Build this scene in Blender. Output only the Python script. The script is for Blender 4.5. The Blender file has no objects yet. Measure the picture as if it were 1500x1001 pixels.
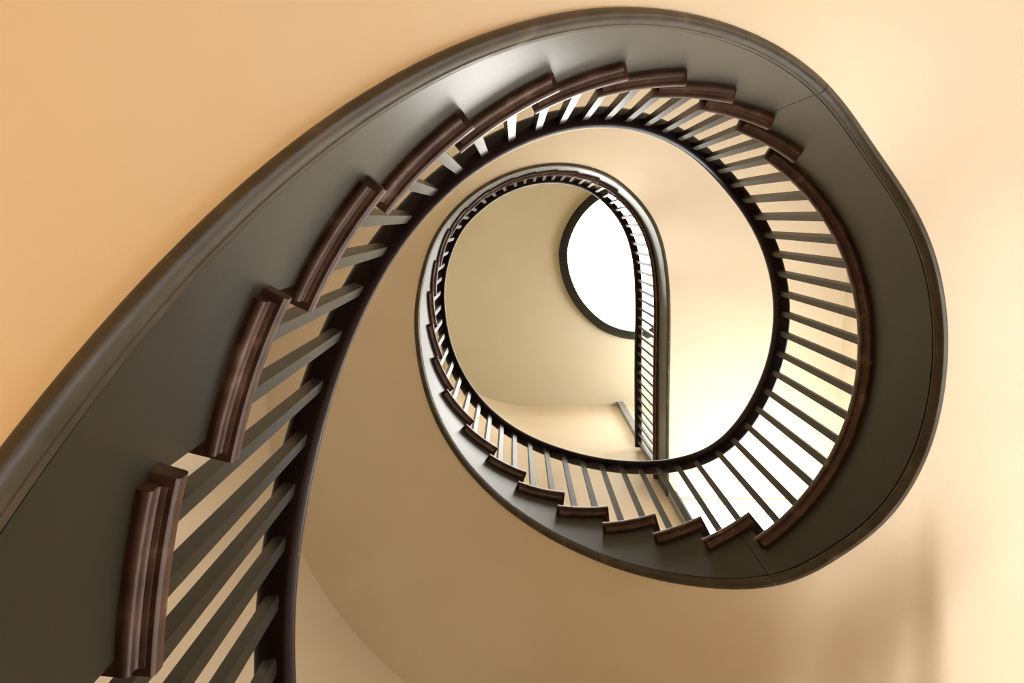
import bpy, bmesh, math
import numpy as np
from mathutils import Matrix, Vector

# ------------------------------------------------------------------ camera, world, lights, exposure
scene = bpy.context.scene
COL = scene.collection
EYE = 1.37                                   # camera height above the ground floor
TILT = math.atan(185.5 / 1150.0)
cam_data = bpy.data.cameras.new('camera')
cam_data.sensor_width = 36.0
cam_data.lens = 1150.0 * 36.0 / 1500.0
cam_data.clip_start = 0.02
cam = bpy.data.objects.new('camera', cam_data)
COL.objects.link(cam)
c_, s_ = math.cos(TILT), math.sin(TILT)
cam.matrix_world = Matrix(((1, 0, 0, 0), (0, -c_, -s_, 0), (0, s_, -c_, EYE), (0, 0, 0, 1)))
scene.camera = cam

world = bpy.data.worlds.new('world')
world.use_nodes = True
world.node_tree.nodes['Background'].inputs[0].default_value = (0.9, 0.95, 1.0, 1)
world.node_tree.nodes['Background'].inputs[1].default_value = 0.3
scene.world = world

SKYLIGHT = 10.5
WIN = {'front': {1: 8.0, 2: 8.0, 3: 3.0}, 'right': {1: 10.5, 2: 13.0, 3: 17.0}}
def area(name, loc, target, size, energy, col):
    l = bpy.data.lights.new(name, 'AREA'); l.shape = 'SQUARE'; l.size = size; l.energy = energy; l.color = col
    o = bpy.data.objects.new(name, l); COL.objects.link(o); o.location = loc
    o.rotation_euler = (Vector(target) - Vector(loc)).to_track_quat('-Z', 'Y').to_euler()
    return o
area('warm_fill_light', (-0.75, -0.55, 0.5), (-0.6, -0.3, 3.0), 0.5, 11.5, (1.0, 0.66, 0.36))  # unseen warm light added low down to brighten the left soffit

vs = scene.view_settings
vs.view_transform = 'Standard'
vs.look = 'None'
vs.gamma = 1.0
vs.use_curve_mapping = False
vs.exposure = 0.0

# ------------------------------------------------------------------ stair plan, in metres
# walked upwards: x, y, height of the pitch line, bottom of the string, underside of the rail (above the eye)
ROWS = np.array([[0.844,1.13,-1.238,-1.706,-0.318], [0.791,1.158,-1.213,-1.681,-0.293], [0.737,1.184,-1.181,-1.649,-0.261], [0.682,1.206,-1.138,-1.605,-0.218], [0.626,1.226,-1.082,-1.549,-0.162],
 [0.568,1.243,-1.017,-1.485,-0.097], [0.51,1.256,-0.949,-1.416,-0.029], [0.451,1.267,-0.88,-1.347,0.04], [0.392,1.273,-0.81,-1.278,0.11], [0.332,1.275,-0.741,-1.208,0.179],
 [0.273,1.273,-0.671,-1.139,0.249], [0.214,1.267,-0.602,-1.069,0.318], [0.155,1.255,-0.533,-1,0.387], [0.098,1.239,-0.463,-0.931,0.457], [0.043,1.218,-0.394,-0.862,0.526],
 [-0.011,1.192,-0.325,-0.793,0.595], [-0.061,1.161,-0.256,-0.723,0.664], [-0.109,1.126,-0.187,-0.654,0.733], [-0.154,1.087,-0.117,-0.585,0.802], [-0.196,1.045,-0.048,-0.515,0.872],
 [-0.236,1,0.022,-0.446,0.941], [-0.273,0.953,0.091,-0.376,1.009], [-0.306,0.904,0.16,-0.307,1.075], [-0.335,0.852,0.229,-0.238,1.139], [-0.358,0.798,0.298,-0.169,1.201],
 [-0.374,0.741,0.367,-0.101,1.258], [-0.384,0.683,0.436,-0.032,1.313], [-0.388,0.624,0.504,0.037,1.364], [-0.387,0.564,0.572,0.105,1.413], [-0.383,0.504,0.639,0.172,1.461],
 [-0.376,0.445,0.705,0.238,1.509], [-0.366,0.386,0.768,0.303,1.558], [-0.355,0.327,0.831,0.367,1.611], [-0.34,0.269,0.892,0.43,1.668], [-0.322,0.212,0.953,0.493,1.729],
 [-0.301,0.157,1.013,0.556,1.794], [-0.276,0.104,1.073,0.616,1.863], [-0.248,0.056,1.132,0.674,1.932], [-0.218,0.012,1.191,0.729,2.001], [-0.186,-0.029,1.249,0.781,2.068],
 [-0.151,-0.067,1.308,0.832,2.134], [-0.111,-0.103,1.367,0.884,2.199], [-0.067,-0.138,1.428,0.938,2.264], [-0.02,-0.17,1.49,0.996,2.329], [0.03,-0.199,1.553,1.058,2.394],
 [0.083,-0.225,1.617,1.125,2.46], [0.138,-0.248,1.682,1.195,2.525], [0.195,-0.265,1.749,1.266,2.592], [0.253,-0.279,1.816,1.337,2.659], [0.312,-0.287,1.883,1.408,2.728],
 [0.372,-0.292,1.951,1.476,2.799], [0.431,-0.292,2.018,1.543,2.871], [0.491,-0.288,2.086,1.609,2.946], [0.549,-0.279,2.153,1.673,3.02], [0.607,-0.266,2.221,1.737,3.093],
 [0.664,-0.249,2.288,1.799,3.163], [0.718,-0.227,2.356,1.862,3.23], [0.771,-0.201,2.423,1.924,3.295], [0.822,-0.17,2.485,1.981,3.354], [0.87,-0.135,2.536,2.028,3.402],
 [0.916,-0.097,2.569,2.06,3.435], [0.957,-0.054,2.585,2.077,3.452], [0.996,-0.009,2.59,2.086,3.459], [1.03,0.04,2.592,2.093,3.462], [1.061,0.091,2.592,2.102,3.462],
 [1.087,0.144,2.592,2.111,3.46], [1.109,0.199,2.592,2.121,3.459], [1.127,0.256,2.592,2.13,3.457], [1.141,0.314,2.592,2.139,3.457], [1.151,0.373,2.592,2.147,3.457],
 [1.156,0.433,2.592,2.153,3.458], [1.157,0.492,2.592,2.158,3.461], [1.154,0.552,2.592,2.162,3.463], [1.147,0.611,2.592,2.166,3.466], [1.135,0.67,2.592,2.171,3.469],
 [1.118,0.727,2.592,2.178,3.472], [1.098,0.783,2.592,2.187,3.474], [1.073,0.837,2.592,2.199,3.475], [1.045,0.889,2.592,2.217,3.475], [1.012,0.939,2.594,2.243,3.476],
 [0.976,0.986,2.602,2.272,3.48], [0.936,1.031,2.62,2.294,3.493], [0.893,1.072,2.655,2.312,3.521], [0.846,1.109,2.705,2.338,3.564], [0.797,1.142,2.765,2.38,3.616],
 [0.746,1.172,2.829,2.433,3.674], [0.692,1.198,2.895,2.49,3.736], [0.636,1.22,2.96,2.55,3.801], [0.58,1.238,3.025,2.611,3.867], [0.522,1.253,3.088,2.673,3.935],
 [0.463,1.265,3.15,2.737,4.002], [0.404,1.272,3.211,2.801,4.068], [0.344,1.275,3.272,2.867,4.132], [0.285,1.273,3.332,2.931,4.192], [0.225,1.268,3.392,2.995,4.248],
 [0.166,1.259,3.453,3.057,4.3], [0.109,1.246,3.515,3.117,4.348], [0.053,1.227,3.577,3.174,4.393], [-0.002,1.204,3.641,3.228,4.436], [-0.054,1.177,3.707,3.281,4.48],
 [-0.104,1.145,3.772,3.334,4.526], [-0.153,1.111,3.838,3.386,4.575], [-0.198,1.073,3.904,3.438,4.629], [-0.241,1.031,3.968,3.492,4.687], [-0.28,0.986,4.032,3.549,4.748],
 [-0.316,0.939,4.096,3.608,4.813], [-0.348,0.888,4.16,3.669,4.879], [-0.375,0.836,4.225,3.73,4.946], [-0.398,0.781,4.291,3.792,5.013], [-0.417,0.724,4.357,3.853,5.09],
 [-0.432,0.667,4.422,3.913,5.166], [-0.444,0.61,4.483,3.97,5.238], [-0.452,0.558,4.537,4.022,5.303], [-0.456,0.515,4.583,4.067,5.357], [-0.459,0.484,4.621,4.104,5.4],
 [-0.46,0.463,4.655,4.138,5.438], [-0.459,0.439,4.689,4.172,5.48], [-0.456,0.403,4.728,4.21,5.531], [-0.45,0.355,4.775,4.254,5.593], [-0.441,0.3,4.828,4.304,5.66],
 [-0.428,0.243,4.885,4.352,5.728], [-0.411,0.186,4.943,4.399,5.793], [-0.388,0.131,5.003,4.458,5.853], [-0.359,0.078,5.064,4.519,5.914], [-0.324,0.03,5.126,4.581,5.976],
 [-0.285,-0.016,5.188,4.643,6.038], [-0.243,-0.058,5.251,4.706,6.101], [-0.197,-0.097,5.313,4.768,6.163], [-0.148,-0.133,5.374,4.829,6.224], [-0.097,-0.165,5.435,4.89,6.285],
 [-0.044,-0.193,5.497,4.952,6.347], [0.011,-0.218,5.56,5.015,6.41], [0.067,-0.239,5.624,5.079,6.474], [0.125,-0.257,5.69,5.145,6.54], [0.183,-0.271,5.756,5.211,6.606],
 [0.242,-0.282,5.823,5.278,6.673], [0.302,-0.289,5.89,5.345,6.74], [0.362,-0.292,5.957,5.412,6.807], [0.423,-0.291,6.023,5.478,6.873], [0.483,-0.286,6.087,5.542,6.937],
 [0.542,-0.277,6.151,5.606,7.001], [0.601,-0.264,6.213,5.668,7.063], [0.658,-0.246,6.274,5.729,7.124], [0.713,-0.223,6.336,5.791,7.186], [0.767,-0.195,6.397,5.852,7.247],
 [0.817,-0.163,6.455,5.91,7.305], [0.865,-0.127,6.501,5.956,7.351], [0.91,-0.087,6.531,5.986,7.381], [0.951,-0.044,6.546,6.001,7.396], [0.989,0.003,6.551,6.006,7.401],
 [1.023,0.053,6.552,6.012,7.402], [1.053,0.105,6.552,6.027,7.402], [1.08,0.159,6.552,6.042,7.402], [1.102,0.215,6.552,6.057,7.402], [1.121,0.272,6.552,6.072,7.402],
 [1.137,0.33,6.552,6.087,7.402], [1.15,0.388,6.552,6.102,7.402], [1.16,0.448,6.552,6.107,7.402], [1.168,0.507,6.552,6.107,7.402], [1.175,0.567,6.552,6.107,7.402],
 [1.179,0.627,6.552,6.107,7.402], [1.183,0.687,6.552,6.107,7.402], [1.186,0.747,6.552,6.107,7.402], [1.189,0.807,6.552,6.107,7.402], [1.19,0.867,6.552,6.107,7.402],
 [1.192,0.927,6.552,6.107,7.402], [1.193,0.987,6.552,6.107,7.402], [1.194,1.047,6.552,6.107,7.402], [1.194,1.107,6.552,6.107,7.402], [1.195,1.168,6.552,6.107,7.402],
 [1.196,1.228,6.552,6.107,7.402], [1.197,1.288,6.552,6.107,7.402], [1.198,1.348,6.552,6.107,7.402], [1.199,1.408,6.552,6.107,7.402], [1.2,1.468,6.552,6.107,7.402],
 [1.201,1.528,6.552,6.107,7.402], [1.203,1.589,6.552,6.107,7.402], [1.205,1.649,6.552,6.107,7.402], [1.206,1.709,6.552,6.107,7.402], [1.208,1.769,6.552,6.107,7.402],
 [1.21,1.829,6.552,6.107,7.402], [1.212,1.889,6.552,6.107,7.402], [1.214,1.949,6.552,6.107,7.402], [1.216,2.01,6.552,6.107,7.402], [1.217,2.07,6.552,6.107,7.402],
 [1.219,2.13,6.552,6.107,7.402], [1.221,2.19,6.552,6.107,7.402], [1.222,2.21,6.552,6.107,7.402], [1.226,2.262,6.552,6.107,7.402]])
START = {-11: 0.046, -10: 0.201, -9: 0.355, -8: 0.51, -7: 0.664, -6: 0.819, -5: 0.973, -4: 1.128, -3: 1.282, -2: 1.437, -1: 1.591, 0: 1.746, 1: 1.926, 2: 2.104, 3: 2.269, 4: 2.428, 5: 2.6, 6: 2.759, 7: 2.918, 8: 3.076, 9: 3.234, 10: 3.392, 11: 4.862, 12: 5.021, 13: 5.18, 14: 5.359, 15: 5.538, 16: 5.716, 17: 5.873, 18: 6.032, 19: 6.211, 20: 6.369, 21: 6.528, 22: 6.693, 23: 6.859, 24: 7.052, 25: 7.21, 26: 7.389, 27: 7.568, 28: 7.728, 29: 7.887, 30: 8.046, 31: 8.224, 32: 8.402}                             # arc length where each nosing starts, by step number
RISE = 0.18
def level(k): return (4.4 + k) * RISE + EYE

_d = np.r_[0, np.cumsum(np.hypot(np.diff(ROWS[:, 0]), np.diff(ROWS[:, 1])))]
_last = _d[-1]
_S = np.linspace(0, _last, int(_last / 0.01) + 1)
_T = np.stack([np.interp(_S, _d, ROWS[:, k]) for k in range(5)], 1)
for _ in range(60):
    _T[1:-1] = (_T[:-2] + 2 * _T[1:-1] + _T[2:]) / 4
_t = np.gradient(_T[:, :2], axis=0)
_N = np.stack([_t[:, 1], -_t[:, 0]], 1)
for _ in range(300):
    _N[1:-1] = (_N[:-2] + 2 * _N[1:-1] + _N[2:]) / 4
_N /= np.linalg.norm(_N, axis=1)[:, None]
_b = np.clip((_S - (_last - 0.6)) / 0.5, 0, 1)[:, None]      # square to the wall at the top
_N = _N * (1 - _b) + np.array([[1.0, 0.0]]) * _b; _N /= np.linalg.norm(_N, axis=1)[:, None]
_T[:, 2:] += EYE
def _i(s, a): return np.interp(s, _S, a)
def plan(s, w=0.0):                          # w = distance outwards from the nosing line
    return (_i(s, _T[:, 0]) + w * _i(s, _N[:, 0]), _i(s, _T[:, 1]) + w * _i(s, _N[:, 1]))
def z_bottom(s): return max(0.0, float(_i(s, _T[:, 3])))
def z_rail(s): return float(_i(s, _T[:, 4]))
def tangent(s):
    a = plan(s - 0.01); b = plan(s + 0.01)
    return math.atan2(b[1] - a[1], b[0] - a[0])
END = float(_S[-1])
FACE = 0.032                                 # string face behind the nosing line

# outer wall of the stairwell
XL, XR, YB, YF = -1.25, 2.60, -1.30, 2.27
def arc(cx, cy, r, a0, a1, n=24):
    return [(cx + r * math.cos(math.radians(a0 + (a1 - a0) * i / n)), cy + r * math.sin(math.radians(a0 + (a1 - a0) * i / n))) for i in range(n + 1)]
FRONT_LEFT = arc(0.25, YF - 1.5, 1.5, 180, 90)       # around the front left corner
BACK_LEFT = arc(-0.25, YB + 1.0, 1.0, 270, 180)
BACK_RIGHT = arc(XR - 0.9, YB + 0.9, 0.9, 360, 270)
OUT = [(XR, YF)] + BACK_RIGHT + BACK_LEFT + FRONT_LEFT
def wall_hit(s):
    px, py = plan(s); nx, ny = float(_i(s, _N[:, 0])), float(_i(s, _N[:, 1]))
    best = 9.0
    for (ax, ay), (bx, by) in zip(OUT, OUT[1:] + OUT[:1]):
        ex, ey = bx - ax, by - ay
        den = nx * ey - ny * ex
        if abs(den) < 1e-9: continue
        t = ((ax - px) * ey - (ay - py) * ex) / den
        u = ((ax - px) * ny - (ay - py) * nx) / den
        if t > 0 and -1e-6 <= u <= 1 + 1e-6: best = min(best, t)
    return best

# ------------------------------------------------------------------ materials
def new_mat(name):
    m = bpy.data.materials.new(name); m.use_nodes = True
    nt = m.node_tree; b = nt.nodes['Principled BSDF']
    return m, nt, b
def noise(nt, scale, detail=4.0, stretch=None):
    tc = nt.nodes.new('ShaderNodeTexCoord'); n = nt.nodes.new('ShaderNodeTexNoise')
    n.inputs['Scale'].default_value = scale; n.inputs['Detail'].default_value = detail
    if stretch:
        mp = nt.nodes.new('ShaderNodeMapping'); mp.inputs['Scale'].default_value = stretch
        nt.links.new(tc.outputs['Object'], mp.inputs['Vector']); nt.links.new(mp.outputs[0], n.inputs['Vector'])
    else:
        nt.links.new(tc.outputs['Object'], n.inputs['Vector'])
    return n
def ramp(nt, src, stops):
    r = nt.nodes.new('ShaderNodeValToRGB'); nt.links.new(src, r.inputs[0])
    e = r.color_ramp.elements
    e[0].position, e[0].color = stops[0][0], (*stops[0][1], 1)
    e[1].position, e[1].color = stops[-1][0], (*stops[-1][1], 1)
    for p, c in stops[1:-1]:
        x = e.new(p); x.color = (*c, 1)
    return r
def bump(nt, b, src, strength, dist):
    bp = nt.nodes.new('ShaderNodeBump'); bp.inputs['Strength'].default_value = strength; bp.inputs['Distance'].default_value = dist
    nt.links.new(src, bp.inputs['Height']); nt.links.new(bp.outputs[0], b.inputs['Normal'])

def plaster(name, a, b_):
    m, nt, b = new_mat(name)
    n = noise(nt, 2.2, 5.0); r = ramp(nt, n.outputs[0], [(0.3, a), (0.7, b_)])
    nt.links.new(r.outputs[0], b.inputs['Base Color'])
    b.inputs['Roughness'].default_value = 0.62
    b.inputs['Specular IOR Level'].default_value = 0.3
    n2 = noise(nt, 9.0, 6.0); bump(nt, b, n2.outputs[0], 0.25, 0.01)
    return m
M_PLASTER = plaster('cream_plaster', (0.70, 0.575, 0.395), (0.74, 0.615, 0.425))
M_CEILING = plaster('ceiling_plaster', (0.60, 0.53, 0.36), (0.63, 0.56, 0.38))

m, nt, b = new_mat('olive_gloss_paint'); M_OLIVE = m
n = noise(nt, 5.0, 6.0); r = ramp(nt, n.outputs[0], [(0.3, (0.018, 0.0165, 0.0095)), (0.7, (0.024, 0.022, 0.0135))])
nt.links.new(r.outputs[0], b.inputs['Base Color'])
b.inputs['Roughness'].default_value = 0.36
b.inputs['Specular IOR Level'].default_value = 0.32
n2 = noise(nt, 14.0, 4.0); bump(nt, b, n2.outputs[0], 0.12, 0.004)

m, nt, b = new_mat('worn_bead_paint'); M_BEAD = m
n = noise(nt, 16.0, 8.0); r = ramp(nt, n.outputs[0], [(0.35, (0.042, 0.032, 0.018)), (0.60, (0.062, 0.047, 0.027)), (0.74, (0.13, 0.095, 0.060))])
nt.links.new(r.outputs[0], b.inputs['Base Color'])
b.inputs['Roughness'].default_value = 0.42
b.inputs['Specular IOR Level'].default_value = 0.22
n2 = noise(nt, 30.0, 5.0); bump(nt, b, n2.outputs[0], 0.25, 0.004)

m, nt, b = new_mat('stained_tread_wood'); M_WOOD = m
n = noise(nt, 22.0, 7.0); r = ramp(nt, n.outputs[0], [(0.3, (0.042, 0.019, 0.012)), (0.6, (0.088, 0.045, 0.028)), (0.74, (0.20, 0.125, 0.085))])
nt.links.new(r.outputs[0], b.inputs['Base Color'])
b.inputs['Roughness'].default_value = 0.33
b.inputs['Specular IOR Level'].default_value = 0.36
n2 = noise(nt, 60.0, 4.0); bump(nt, b, n2.outputs[0], 0.2, 0.002)

m, nt, b = new_mat('dark_rail_wood'); M_RAIL = m
n = noise(nt, 12.0, 6.0); r = ramp(nt, n.outputs[0], [(0.3, (0.010, 0.0036, 0.0026)), (0.7, (0.019, 0.0075, 0.0055))])
nt.links.new(r.outputs[0], b.inputs['Base Color'])
b.inputs['Roughness'].default_value = 0.34
b.inputs['Specular IOR Level'].default_value = 0.28

m, nt, b = new_mat('floor_boards'); M_FLOOR = m
n = noise(nt, 3.0, 6.0, (1, 12, 1)); r = ramp(nt, n.outputs[0], [(0.3, (0.30, 0.18, 0.09)), (0.7, (0.42, 0.27, 0.15))])
nt.links.new(r.outputs[0], b.inputs['Base Color'])
b.inputs['Roughness'].default_value = 0.45

m, nt, b = new_mat('post_paint'); M_POST = m
n = noise(nt, 6.0, 4.0); r = ramp(nt, n.outputs[0], [(0.3, (0.20, 0.21, 0.21)), (0.7, (0.25, 0.26, 0.26))])
nt.links.new(r.outputs[0], b.inputs['Base Color'])
b.inputs['Roughness'].default_value = 0.4

def glow(name, col, strength):
    m, nt, b = new_mat(name)
    n = noise(nt, 1.5, 2.0); r = ramp(nt, n.outputs[0], [(0.0, tuple(0.97 * c for c in col)), (1.0, col)])
    nt.links.new(r.outputs[0], b.inputs['Emission Color'])
    b.inputs['Base Color'].default_value = (0.8, 0.8, 0.8, 1)
    b.inputs['Emission Strength'].default_value = strength
    return m
M_SKY = glow('skylight_glass', (1.0, 0.99, 0.93), SKYLIGHT)
M_PANE = {(side, k): glow('daylit_glass', (0.88, 0.92, 1.0), v) for side, d in WIN.items() for k, v in d.items()}

# ------------------------------------------------------------------ mesh helpers
def obj(name, bm, mat, parent=None, smooth=38, kind=None):
    bmesh.ops.remove_doubles(bm, verts=bm.verts, dist=1e-5)
    bmesh.ops.recalc_face_normals(bm, faces=bm.faces)
    me = bpy.data.meshes.new(name); bm.to_mesh(me); bm.free()
    me.materials.append(mat)
    if smooth:
        me.polygons.foreach_set('use_smooth', [True] * len(me.polygons))
        me.set_sharp_from_angle(angle=math.radians(smooth))
    o = bpy.data.objects.new(name, me); COL.objects.link(o)
    if parent is not None: o.parent = parent
    if kind: o['kind'] = kind
    return o
def thing(name, label, cat, group=None):
    o = bpy.data.objects.new(name, None); o.empty_display_size = 0.1; COL.objects.link(o)
    o['label'] = label; o['category'] = cat
    if group: o['group'] = group
    return o
def sweep(bm, ss, prof):
    """closed section swept along the plan; prof(s) gives (w, z) pairs"""
    rings = []
    for s in ss:
        ring = []
        for w, z in prof(s):
            x, y = plan(s, w); ring.append(bm.verts.new((x, y, z)))
        rings.append(ring)
    n = len(rings[0])
    for a, b in zip(rings, rings[1:]):
        for i in range(n):
            j = (i + 1) % n
            bm.faces.new((a[i], a[j], b[j], b[i]))
    bm.faces.new(rings[0]); bm.faces.new(rings[-1][::-1])
def frange(a, b, step):
    n = max(1, int(math.ceil((b - a) / step)))
    return [a + (b - a) * i / n for i in range(n + 1)]
def box(bm, x0, x1, y0, y1, z0, z1):
    v = [bm.verts.new(p) for p in ((x0, y0, z0), (x1, y0, z0), (x1, y1, z0), (x0, y1, z0), (x0, y0, z1), (x1, y0, z1), (x1, y1, z1), (x0, y1, z1))]
    for f in ((0, 3, 2, 1), (4, 5, 6, 7), (0, 1, 5, 4), (1, 2, 6, 5), (2, 3, 7, 6), (3, 0, 4, 7)):
        bm.faces.new([v[i] for i in f])
def strip_wall(bm, pts, z0, z1, t):
    """a wall following pts, thickened outwards (to the right of the walking direction)"""
    n = len(pts); off = []
    for i, (x, y) in enumerate(pts):
        a = pts[max(0, i - 1)]; b = pts[min(n - 1, i + 1)]
        dx, dy = b[0] - a[0], b[1] - a[1]; l = math.hypot(dx, dy)
        off.append((x - dy / l * t, y + dx / l * t))
    rings = []
    for (x, y), (u, v) in zip(pts, off):
        rings.append([bm.verts.new(p) for p in ((x, y, z0), (x, y, z1), (u, v, z1), (u, v, z0))])
    for a, b in zip(rings, rings[1:]):
        for i in range(4):
            j = (i + 1) % 4; bm.faces.new((a[i], a[j], b[j], b[i]))
    bm.faces.new(rings[0]); bm.faces.new(rings[-1][::-1])

# ------------------------------------------------------------------ staircase pieces
KS = sorted(START)
def riser_at(k): return START[k] + 0.03 if k in START else END
def top_of(s):                               # underside of the tread above string position s
    k = KS[0] - 1
    for q in KS:
        if s >= riser_at(q) - 1e-6: k = q
    return level(k) - 0.027

def gap(s): return float(np.interp(s, [0, 2.9, 4.0, 5.6, 6.6, 8.4, 9.3], [0.041, 0.032, 0.018, 0.020, 0.035, 0.035, 0.012]))
def string_board(parent, s0, s1):
    bm = bmesh.new()
    cuts = [riser_at(k) for k in KS if s0 + 0.004 < riser_at(k) < s1 - 0.004]
    marks = sorted(set([s0, s1] + cuts)); cols = []
    for a, b in zip(marks, marks[1:]):
        z = top_of((a + b) / 2)
        for s in frange(a, b, 0.02): cols.append((s, z, a))
    def ring(w):
        out = []; cache = {}
        for s, z, seg in cols:
            x, y = plan(s, w)
            key = round(s, 6)
            if key not in cache: cache[key] = bm.verts.new((x, y, z_bottom(s) + gap(s) + 0.011))
            out.append((cache[key], bm.verts.new((x, y, z)), seg, s))
        return out
    f, r = ring(FACE), ring(FACE + 0.03)
    for i in range(len(cols) - 1):
        if cols[i][2] != cols[i + 1][2]:     # a riser: short vertical end of the step
            bm.faces.new((f[i][1], f[i + 1][1], r[i + 1][1], r[i][1]))
            continue
        lo = [f[i][0], f[i + 1][0], f[i + 1][1], f[i][1]]
        lr = [r[i][0], r[i + 1][0], r[i + 1][1], r[i][1]]
        if i and cols[i - 1][2] != cols[i][2] and cols[i - 1][1] < cols[i][1]:
            lo.append(f[i - 1][1]); lr.append(r[i - 1][1])
        bm.faces.new(lo); bm.faces.new(lr[::-1])
        bm.faces.new((f[i][1], f[i + 1][1], r[i + 1][1], r[i][1]))
        bm.faces.new((f[i][0], f[i + 1][0], r[i + 1][0], r[i][0]))
    bm.faces.new((f[0][0], f[0][1], r[0][1], r[0][0])); bm.faces.new((f[-1][0], f[-1][1], r[-1][1], r[-1][0]))
    return obj('string_board', bm, M_OLIVE, parent)

def bead_moulding(parent, s0, s1):
    def prof(s):
        z = z_bottom(s)
        o = 0.0515 + 0.007 * min(1.0, max(0.0, s - 3.0)) - 0.003 * min(1.0, max(0.0, s - 5.0))
        h = gap(s)
        p = [(0.047, z + h + 0.015), (0.047, z + h), (0.0300, z + h), (0.0285, z + h - 0.003), (0.0290, z + 0.45 * h), (0.0305, z + 0.45 * h - 0.0015)]
        for i in range(1, 6):
            a = 0.5 * math.pi * i / 6
            p.append((0.0375 - 0.007 * math.cos(a), z + 0.45 * h - 0.002 - (0.015 + 0.45 * h) * math.sin(a)))
        p += [(0.0378, z - 0.0188), (0.0386, z - 0.0195), (0.0396, z - 0.0195), (0.0402, z - 0.0185)]
        for i in range(1, 7):
            a = 0.5 * math.pi * i / 6
            p.append((0.0402 + (o - 0.0402) * math.sin(a), z - 0.002 - 0.016 * math.cos(a)))
        return p + [(o, z + h + 0.015)]
    bm = bmesh.new(); sweep(bm, frange(s0, s1, 0.02), prof)
    return obj('bead_moulding', bm, M_BEAD, parent)

Z_FLAT = z_bottom(START[10] + 0.95)
def fade(v, a, b, c, d):
    t = min(1.0, max(0.0, (v - a) / (b - a)), max(0.0, (d - v) / (d - c)))
    return t * t * (3 - 2 * t)
SV = np.linspace(START[10] + 0.62, START[17], 60)           # the string seen from the crease: x against arc length
SX = np.array([-plan(float(q), 0.047)[0] for q in SV]); SX = np.maximum.accumulate(SX)
def soffit(parent, s0, s1):
    bm = bmesh.new(); ss = frange(s0, s1, 0.02); W = 64; rows = []
    for s in ss:
        far = wall_hit(s) + 0.002; lo, hi = [], []
        for j in range(W + 1):
            w = 0.047 + (far - 0.047) * j / W
            x, y = plan(s, w); z = z_bottom(s)
            # even out the turn from winders to landing
            k = max(fade(s, -1.0, -0.9, START[10] + 0.4, START[10] + 1.0), fade(s, START[27], START[29], START[32] + 0.4, START[32] + 1.0))
            if k > 0:
                d = 0.50 * min(1.0, w)
                za = (z + z_bottom(max(0, s - d)) + z_bottom(s + d) + z_bottom(max(0, s - d / 2)) + z_bottom(s + d / 2)) / 5
                z += (za - z) * k
            # landing: flat, then springing from a straight crease
            k = fade(s, START[10] + 0.3, START[10] + 0.9, START[12], START[17]) * fade(w, 0.05, 0.40, 9.0, 10.0)
            if k > 0:
                xc = 1.226 + 0.086 * (y - 0.76)
                zx = Z_FLAT if x > 1.17 else z_bottom(float(np.interp(-x, SX, SV)))
                if x < xc: zx += 0.05 * (1 - math.exp(-(xc - x) / 0.045))
                z += (zx - z) * k
            z -= 0.003
            lo.append(bm.verts.new((x, y, z))); hi.append(bm.verts.new((x, y, z + 0.03)))
        rows.append((lo, hi))
    for (a, c), (b, d) in zip(rows, rows[1:]):
        for j in range(W):
            bm.faces.new((a[j], a[j + 1], b[j + 1], b[j])); bm.faces.new((c[j], d[j], d[j + 1], c[j + 1]))
        bm.faces.new((a[0], b[0], d[0], c[0])); bm.faces.new((a[W], c[W], d[W], b[W]))
    for (a, c) in (rows[0], rows[-1]):
        bm.faces.new(a + c[::-1])
    return obj('soffit', bm, M_PLASTER, parent, smooth=60)

def tread(parent, k, s1=None, name='tread'):
    L = level(k); s0 = START[k]; se = riser_at(k + 1) if s1 is None else s1
    sn = min(se + 0.013, END)
    bm = bmesh.new()
    def nose(s):
        return [(0.050, L), (0.005, L), (0.0015, L - 0.002), (0.0, L - 0.006), (0.0, L - 0.020), (0.0012, L - 0.0245), (0.004, L - 0.027), (0.050, L - 0.027)]
    sweep(bm, frange(s0, sn, 0.015), nose)
    ss = frange(s0, se, 0.05 if se - s0 > 0.5 else 0.04); top, bot = [], []
    for s in ss:
        far = wall_hit(s)
        top.append([bm.verts.new((*plan(s, w), L)) for w in (0.048, far)])
        bot.append([bm.verts.new((*plan(s, w), L - 0.027)) for w in (0.048, far)])
    for i in range(len(ss) - 1):
        bm.faces.new((top[i][0], top[i][1], top[i + 1][1], top[i + 1][0]))
        bm.faces.new((bot[i][0], bot[i + 1][0], bot[i + 1][1], bot[i][1]))
        bm.faces.new((top[i][1], bot[i][1], bot[i + 1][1], top[i + 1][1]))
    bm.faces.new((top[0][0], bot[0][0], bot[0][1], top[0][1])); bm.faces.new((top[-1][0], top[-1][1], bot[-1][1], bot[-1][0]))
    t = obj(name, bm, M_WOOD, parent)
    # scotia under the nosing, returned past the riser
    def sc(s):
        z = L - 0.027
        p = [(0.046, z), (0.0095, z), (0.0095, z - 0.0035), (0.0115, z - 0.0045), (0.0150, z - 0.0055), (0.0168, z - 0.0085), (0.0172, z - 0.0115)]
        for i in range(0, 9):
            a = math.radians(-20 + 200 * i / 8 * 0.75)
            p.append((0.0240 - 0.0078 * math.cos(a), z - 0.0180 - 0.0070 * math.sin(a)))
        return p + [(0.0335, z - 0.0235), (0.046, z - 0.0235)]
    bm = bmesh.new(); sweep(bm, frange(s0 + 0.012, sn - 0.010, 0.015), sc)
    obj('scotia_moulding', bm, M_WOOD, t)
    return t

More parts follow.
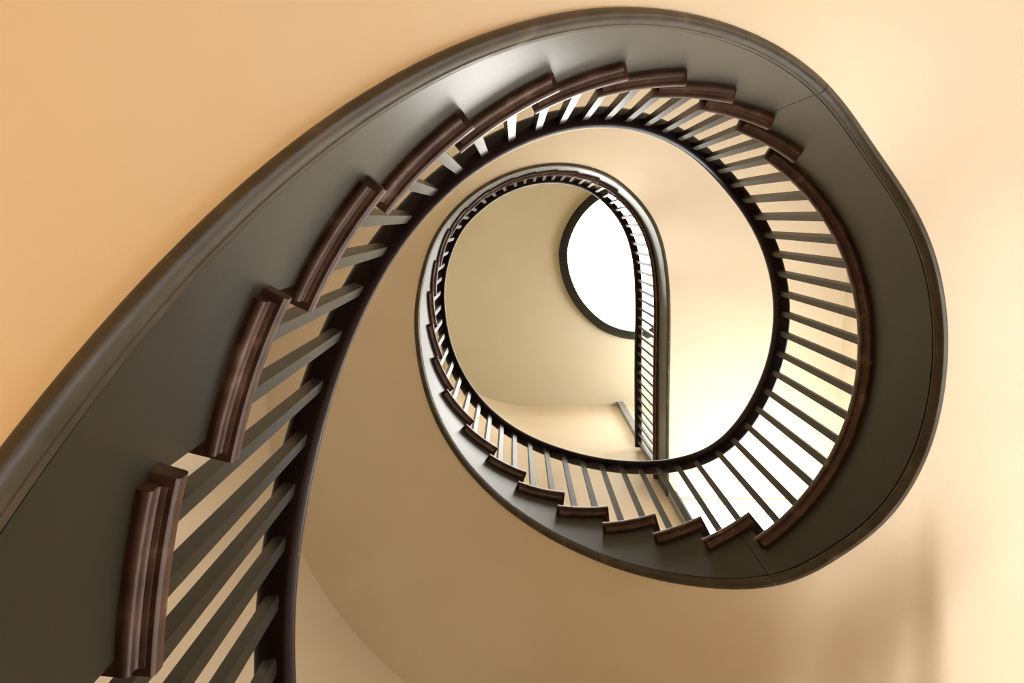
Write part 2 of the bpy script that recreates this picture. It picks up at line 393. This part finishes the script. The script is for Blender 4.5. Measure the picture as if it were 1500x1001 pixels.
def riser(parent, k):
    bm = bmesh.new(); s = riser_at(k); far = wall_hit(s)
    z0, z1 = level(k - 1), level(k) - 0.027
    v = [bm.verts.new((*plan(q, w), z)) for z in (z0, z1) for q, w in ((s, 0.055), (s, far), (s + 0.018, far), (s + 0.018, 0.055))]
    for f in ((0, 3, 2, 1), (4, 5, 6, 7), (0, 1, 5, 4), (1, 2, 6, 5), (2, 3, 7, 6), (3, 0, 4, 7)): bm.faces.new([v[i] for i in f])
    return obj('riser', bm, M_OLIVE, parent, smooth=None)

J1 = START[8] + 0.175                        # joint between lower flight and half landing
J2 = START[11] + 0.075
J3 = START[32] + 0.75
S_SOFFIT = float(np.interp(0.05, _T[:400, 3], _S[:400]))
flight = thing('stair_flight', 'nearest curved stair flight at left, dark brown nosings on a wide olive string board', 'staircase', 'curved stair flights')
string_board(flight, 0.0, J1 - 0.0008); bead_moulding(flight, 0.0, J1 - 0.0008); soffit(flight, S_SOFFIT, START[10] + 0.42)
for k in range(-11, 10): tread(flight, k)
for k in range(-11, 11): riser(flight, k)
landing = thing('stair_landing', 'wide dark olive landing edge curving round the right side, level between the two flights', 'landing', 'stair landings')
string_board(landing, J1 + 0.0008, J2 - 0.0008); bead_moulding(landing, J1 + 0.0008, J2 - 0.0008); soffit(landing, START[10] + 0.42, START[11] + 0.03)
tread(landing, 10, name='landing_floor')
flight2 = thing('stair_flight', 'upper curved stair flight seen smaller through the well, pale lit string board at its left', 'staircase', 'curved stair flights')
string_board(flight2, J2 + 0.0008, J3 - 0.0008); bead_moulding(flight2, J2 + 0.0008, J3 - 0.0008); soffit(flight2, START[11] + 0.03, START[32] + 0.42)
for k in range(11, 32): tread(flight2, k)
for k in range(11, 33): riser(flight2, k)
landing2 = thing('stair_landing', 'top landing with a long straight olive edge running down beside the skylight', 'landing', 'stair landings')
string_board(landing2, J3 + 0.0008, END); bead_moulding(landing2, J3 + 0.0008, END); soffit(landing2, START[32] + 0.42, END)
tread(landing2, 32, s1=END - 0.001, name='landing_floor')

# ------------------------------------------------------------------ balustrades
def inset(s): return 0.03 * min(1.0, max(0.0, (s - 6.8) / 0.5))
def handrail(parent, s0, s1):
    def prof(s):
        z = z_rail(s) - 0.030; i = -inset(s); w = 0.052
        p = [(0.0195, z), (0.0125, z + 0.003), (0.0075, z + 0.010), (0.0050, z + 0.019), (0.0045, z + 0.028), (0.0065, z + 0.037), (0.0120, z + 0.045), (0.022, z + 0.050), (0.034, z + 0.052)]
        q = [(0.080 - a, b) for a, b in p[:-1]][::-1]
        return [(a + i, b) for a, b in p + q]
    bm = bmesh.new(); sweep(bm, frange(s0, s1, 0.02), prof)
    return obj('handrail', bm, M_RAIL, parent)
def baluster(parent, s, z0):
    zt = z_rail(s) - 0.028
    h = 0.0122; a = tangent(s); i = inset(s)
    bx, by = plan(s, 0.043); tx, ty = plan(s, 0.040 - i)
    bm = bmesh.new(); rings = []
    for f, k in ((0.0, 1.0), (0.12, 1.0), (0.9, 0.93), (1.0, 0.93)):
        cx, cy, z = bx + (tx - bx) * f, by + (ty - by) * f, z0 + (zt - z0) * f
        hh = h * k
        rings.append([bm.verts.new((cx + hh * (u * math.cos(a) - v * math.sin(a)), cy + hh * (u * math.sin(a) + v * math.cos(a)), z)) for u, v in ((-1, -1), (1, -1), (1, 1), (-1, 1))])
    for r0, r1 in zip(rings, rings[1:]):
        for q in range(4): bm.faces.new((r0[q], r0[(q + 1) % 4], r1[(q + 1) % 4], r1[q]))
    bm.faces.new(rings[0][::-1]); bm.faces.new(rings[-1])
    return obj('baluster', bm, M_OLIVE, parent, smooth=None)
rail_a = thing('balustrade', 'near balustrade of olive square balusters under a dark rail, from lower left round to right', 'balustrade', 'stair balustrades')
rail_b = thing('balustrade', 'distant smaller balustrade circling the top of the well and ending straight beside the skylight', 'balustrade', 'stair balustrades')
RJ = START[11] + 0.06
handrail(rail_a, 0.06, RJ); handrail(rail_b, RJ, END - 0.03)
for k in KS:
    par = rail_a if k <= 10 else rail_b
    if k == 10:
        a, b = START[10] + 0.045, START[11] - 0.055
        for j in range(17): baluster(par, a + (b - a) * j / 16, level(k))
    elif k == 32:
        n = int((END - 0.06 - START[32] - 0.045) / 0.087)
        for j in range(n + 1): baluster(par, START[32] + 0.045 + 0.087 * j, level(k))
    else:
        run = START[k + 1] - START[k]
        for j in range(2): baluster(par, START[k] + 0.047 + run * 0.5 * j, level(k))

# ------------------------------------------------------------------ the room
H = 9.2 + EYE
bm = bmesh.new(); box(bm, XL - 0.3, XR + 0.3, YB - 0.3, YF + 0.3, -0.2, 0.0); obj('floor', bm, M_FLOOR, smooth=None, kind='structure')
bm = bmesh.new(); strip_wall(bm, BACK_LEFT + FRONT_LEFT, 0.0, H, 0.15); obj('wall_left', bm, M_PLASTER, smooth=30, kind='structure')
bm = bmesh.new(); strip_wall(bm, BACK_RIGHT + [BACK_LEFT[0]], 0.0, H, 0.15); obj('wall_back', bm, M_PLASTER, smooth=30, kind='structure')
# windows in the straight walls: storey -> sill, head
WZ = {1: (0.75, 3.25), 2: (4.75, 7.52), 3: (8.75, 10.30)}
WR = {1: (0.75, 3.25), 2: (4.75, 6.40), 3: (8.75, 10.30)}
RYS = {1: (0.15, 1.15), 2: (1.00, 2.05), 3: (1.00, 2.05)}
FXS = {1: (1.85, 2.55), 2: (1.345, 2.595), 3: (1.75, 2.3)}                        # opening in the front wall
def holed(name, axis, a0, a1, c0, c1, opens):
    bm = bmesh.new()
    def bx(u0, u1, z0, z1):
        if axis == 'x': box(bm, u0, u1, c0, c1, z0, z1)
        else: box(bm, c0, c1, u0, u1, z0, z1)
    z = 0.0
    for o0, o1, h0, h1 in opens:
        bx(a0, a1, z, h0); bx(a0, o0, h0, h1); bx(o1, a1, h0, h1); z = h1
    bx(a0, a1, z, H)
    obj(name, bm, M_PLASTER, smooth=None, kind='structure')
holed('wall_front', 'x', 0.25, XR + 0.15, YF, YF + 0.15, [FXS[k] + WZ[k] for k in (1, 2, 3)])
holed('wall_right', 'y', YB + 0.9, YF, XR, XR + 0.15, [RYS[k] + WR[k] for k in (1, 2, 3)])
def window(n, axis, o0, o1, c, z0, z1, k):
    bm = bmesh.new(); t = 0.045
    def bx(u0, u1, za, zb, d0=0.03, d1=0.08):
        if axis == 'x': box(bm, u0, u1, c + d0, c + d1, za, zb)
        else: box(bm, c + d0, c + d1, u0, u1, za, zb)
    bx(o0, o0 + t, z0, z1); bx(o1 - t, o1, z0, z1); bx(o0, o1, z0, z0 + t); bx(o0, o1, z1 - 0.02, z1)
    zm = (z0 + z1) / 2; bx(o0, o1, zm - 0.02, zm + 0.02)
    f = obj('window_%d' % n, bm, M_PLASTER, smooth=None, kind='structure')
    bm = bmesh.new()
    if axis == 'x': box(bm, o0, o1, c + 0.085, c + 0.095, z0, z1)
    else: box(bm, c + 0.085, c + 0.095, o0, o1, z0, z1)
    obj('pane', bm, M_PANE['front' if axis == 'x' else 'right', k], f, smooth=None)
n = 2
for k in (1, 2, 3):
    window(n, 'x', *FXS[k], YF, *WZ[k], k); window(n + 1, 'y', *RYS[k], XR, *WR[k], k); n += 2

# ceiling with the egg-shaped skylight well
RIM = [(0.556, 0.495), (0.555, 0.40), (0.585, 0.25), (0.655, 0.08), (0.76, -0.08), (0.93, -0.24), (1.15, -0.35), (1.40, -0.38), (1.65, -0.30), (1.85, -0.12), (1.97, 0.12),
       (2.02, 0.40), (2.00, 0.72), (1.93, 1.02), (1.82, 1.26), (1.66, 1.42), (1.47, 1.45), (1.27, 1.42), (1.075, 1.345), (0.93, 1.24), (0.80, 1.11), (0.70, 0.97), (0.62, 0.80), (0.575, 0.65)]
def chaikin(p, n=3):
    for _ in range(n):
        q = []
        for a, b in zip(p, p[1:] + p[:1]):
            q += [(0.75 * a[0] + 0.25 * b[0], 0.75 * a[1] + 0.25 * b[1]), (0.25 * a[0] + 0.75 * b[0], 0.25 * a[1] + 0.75 * b[1])]
        p = q
    return p
RIM = chaikin(RIM, 2)
rcx = sum(p[0] for p in RIM) / len(RIM); rcy = sum(p[1] for p in RIM) / len(RIM)
def grow(d):
    out = []
    n = len(RIM)
    for i, (x, y) in enumerate(RIM):
        a = RIM[i - 1]; b = RIM[(i + 1) % n]; dx, dy = b[0] - a[0], b[1] - a[1]; l = math.hypot(dx, dy)
        nx, ny = dy / l, -dx / l
        if nx * (x - rcx) + ny * (y - rcy) < 0: nx, ny = -nx, -ny
        out.append((x + nx * d, y + ny * d))
    return out
bm = bmesh.new(); ringL, ringH, outL, outH = [], [], [], []
X0, X1, Y0, Y1 = XL - 0.2, XR + 0.2, YB - 0.2, YF + 0.2
for x, y in grow(-0.01):
    dx, dy = x - rcx, y - rcy; t = min(((X1 - rcx) / dx) if dx > 1e-6 else ((X0 - rcx) / dx) if dx < -1e-6 else 1e9, ((Y1 - rcy) / dy) if dy > 1e-6 else ((Y0 - rcy) / dy) if dy < -1e-6 else 1e9)
    ringL.append(bm.verts.new((x, y, H))); ringH.append(bm.verts.new((x, y, H + 0.25)))
    outL.append(bm.verts.new((rcx + dx * t, rcy + dy * t, H))); outH.append(bm.verts.new((rcx + dx * t, rcy + dy * t, H + 0.25)))
n = len(ringL)
for i in range(n):
    j = (i + 1) % n
    bm.faces.new((ringL[i], ringL[j], outL[j], outL[i])); bm.faces.new((ringH[i], outH[i], outH[j], ringH[j]))
    bm.faces.new((ringL[i], ringH[i], ringH[j], ringL[j])); bm.faces.new((outL[i], outL[j], outH[j], outH[i]))
obj('ceiling', bm, M_CEILING, smooth=30, kind='structure')
bm = bmesh.new(); rings = []
for d, z in ((-0.004, H + 0.02), (0.012, H - 0.02), (0.012, H - 0.05), (-0.03, H - 0.062), (-0.085, H - 0.055), (-0.092, H - 0.02), (-0.085, H + 0.24), (-0.012, H + 0.24)):
    rings.append([bm.verts.new((x, y, z)) for x, y in grow(d)])
for a, b in zip(rings, rings[1:] + rings[:1]):
    for i in range(n): bm.faces.new((a[i], a[(i + 1) % n], b[(i + 1) % n], b[i]))
rim = obj('window_1', bm, M_OLIVE, smooth=40, kind='structure')
bm = bmesh.new(); g = grow(-0.08)
top = [bm.verts.new((x, y, H + 0.12)) for x, y in g]; bot = [bm.verts.new((x, y, H + 0.10)) for x, y in g]
bm.faces.new(top); bm.faces.new(bot[::-1])
for i in range(n): bm.faces.new((top[i], top[(i + 1) % n], bot[(i + 1) % n], bot[i]))
obj('pane', bm, M_SKY, rim, smooth=None)
# corner casing where the top landing's balustrade meets the wall
bm = bmesh.new(); box(bm, 1.266, 1.336, YF - 0.055, YF, level(10), H)
obj('trim_1', bm, M_POST, smooth=None, kind='structure')
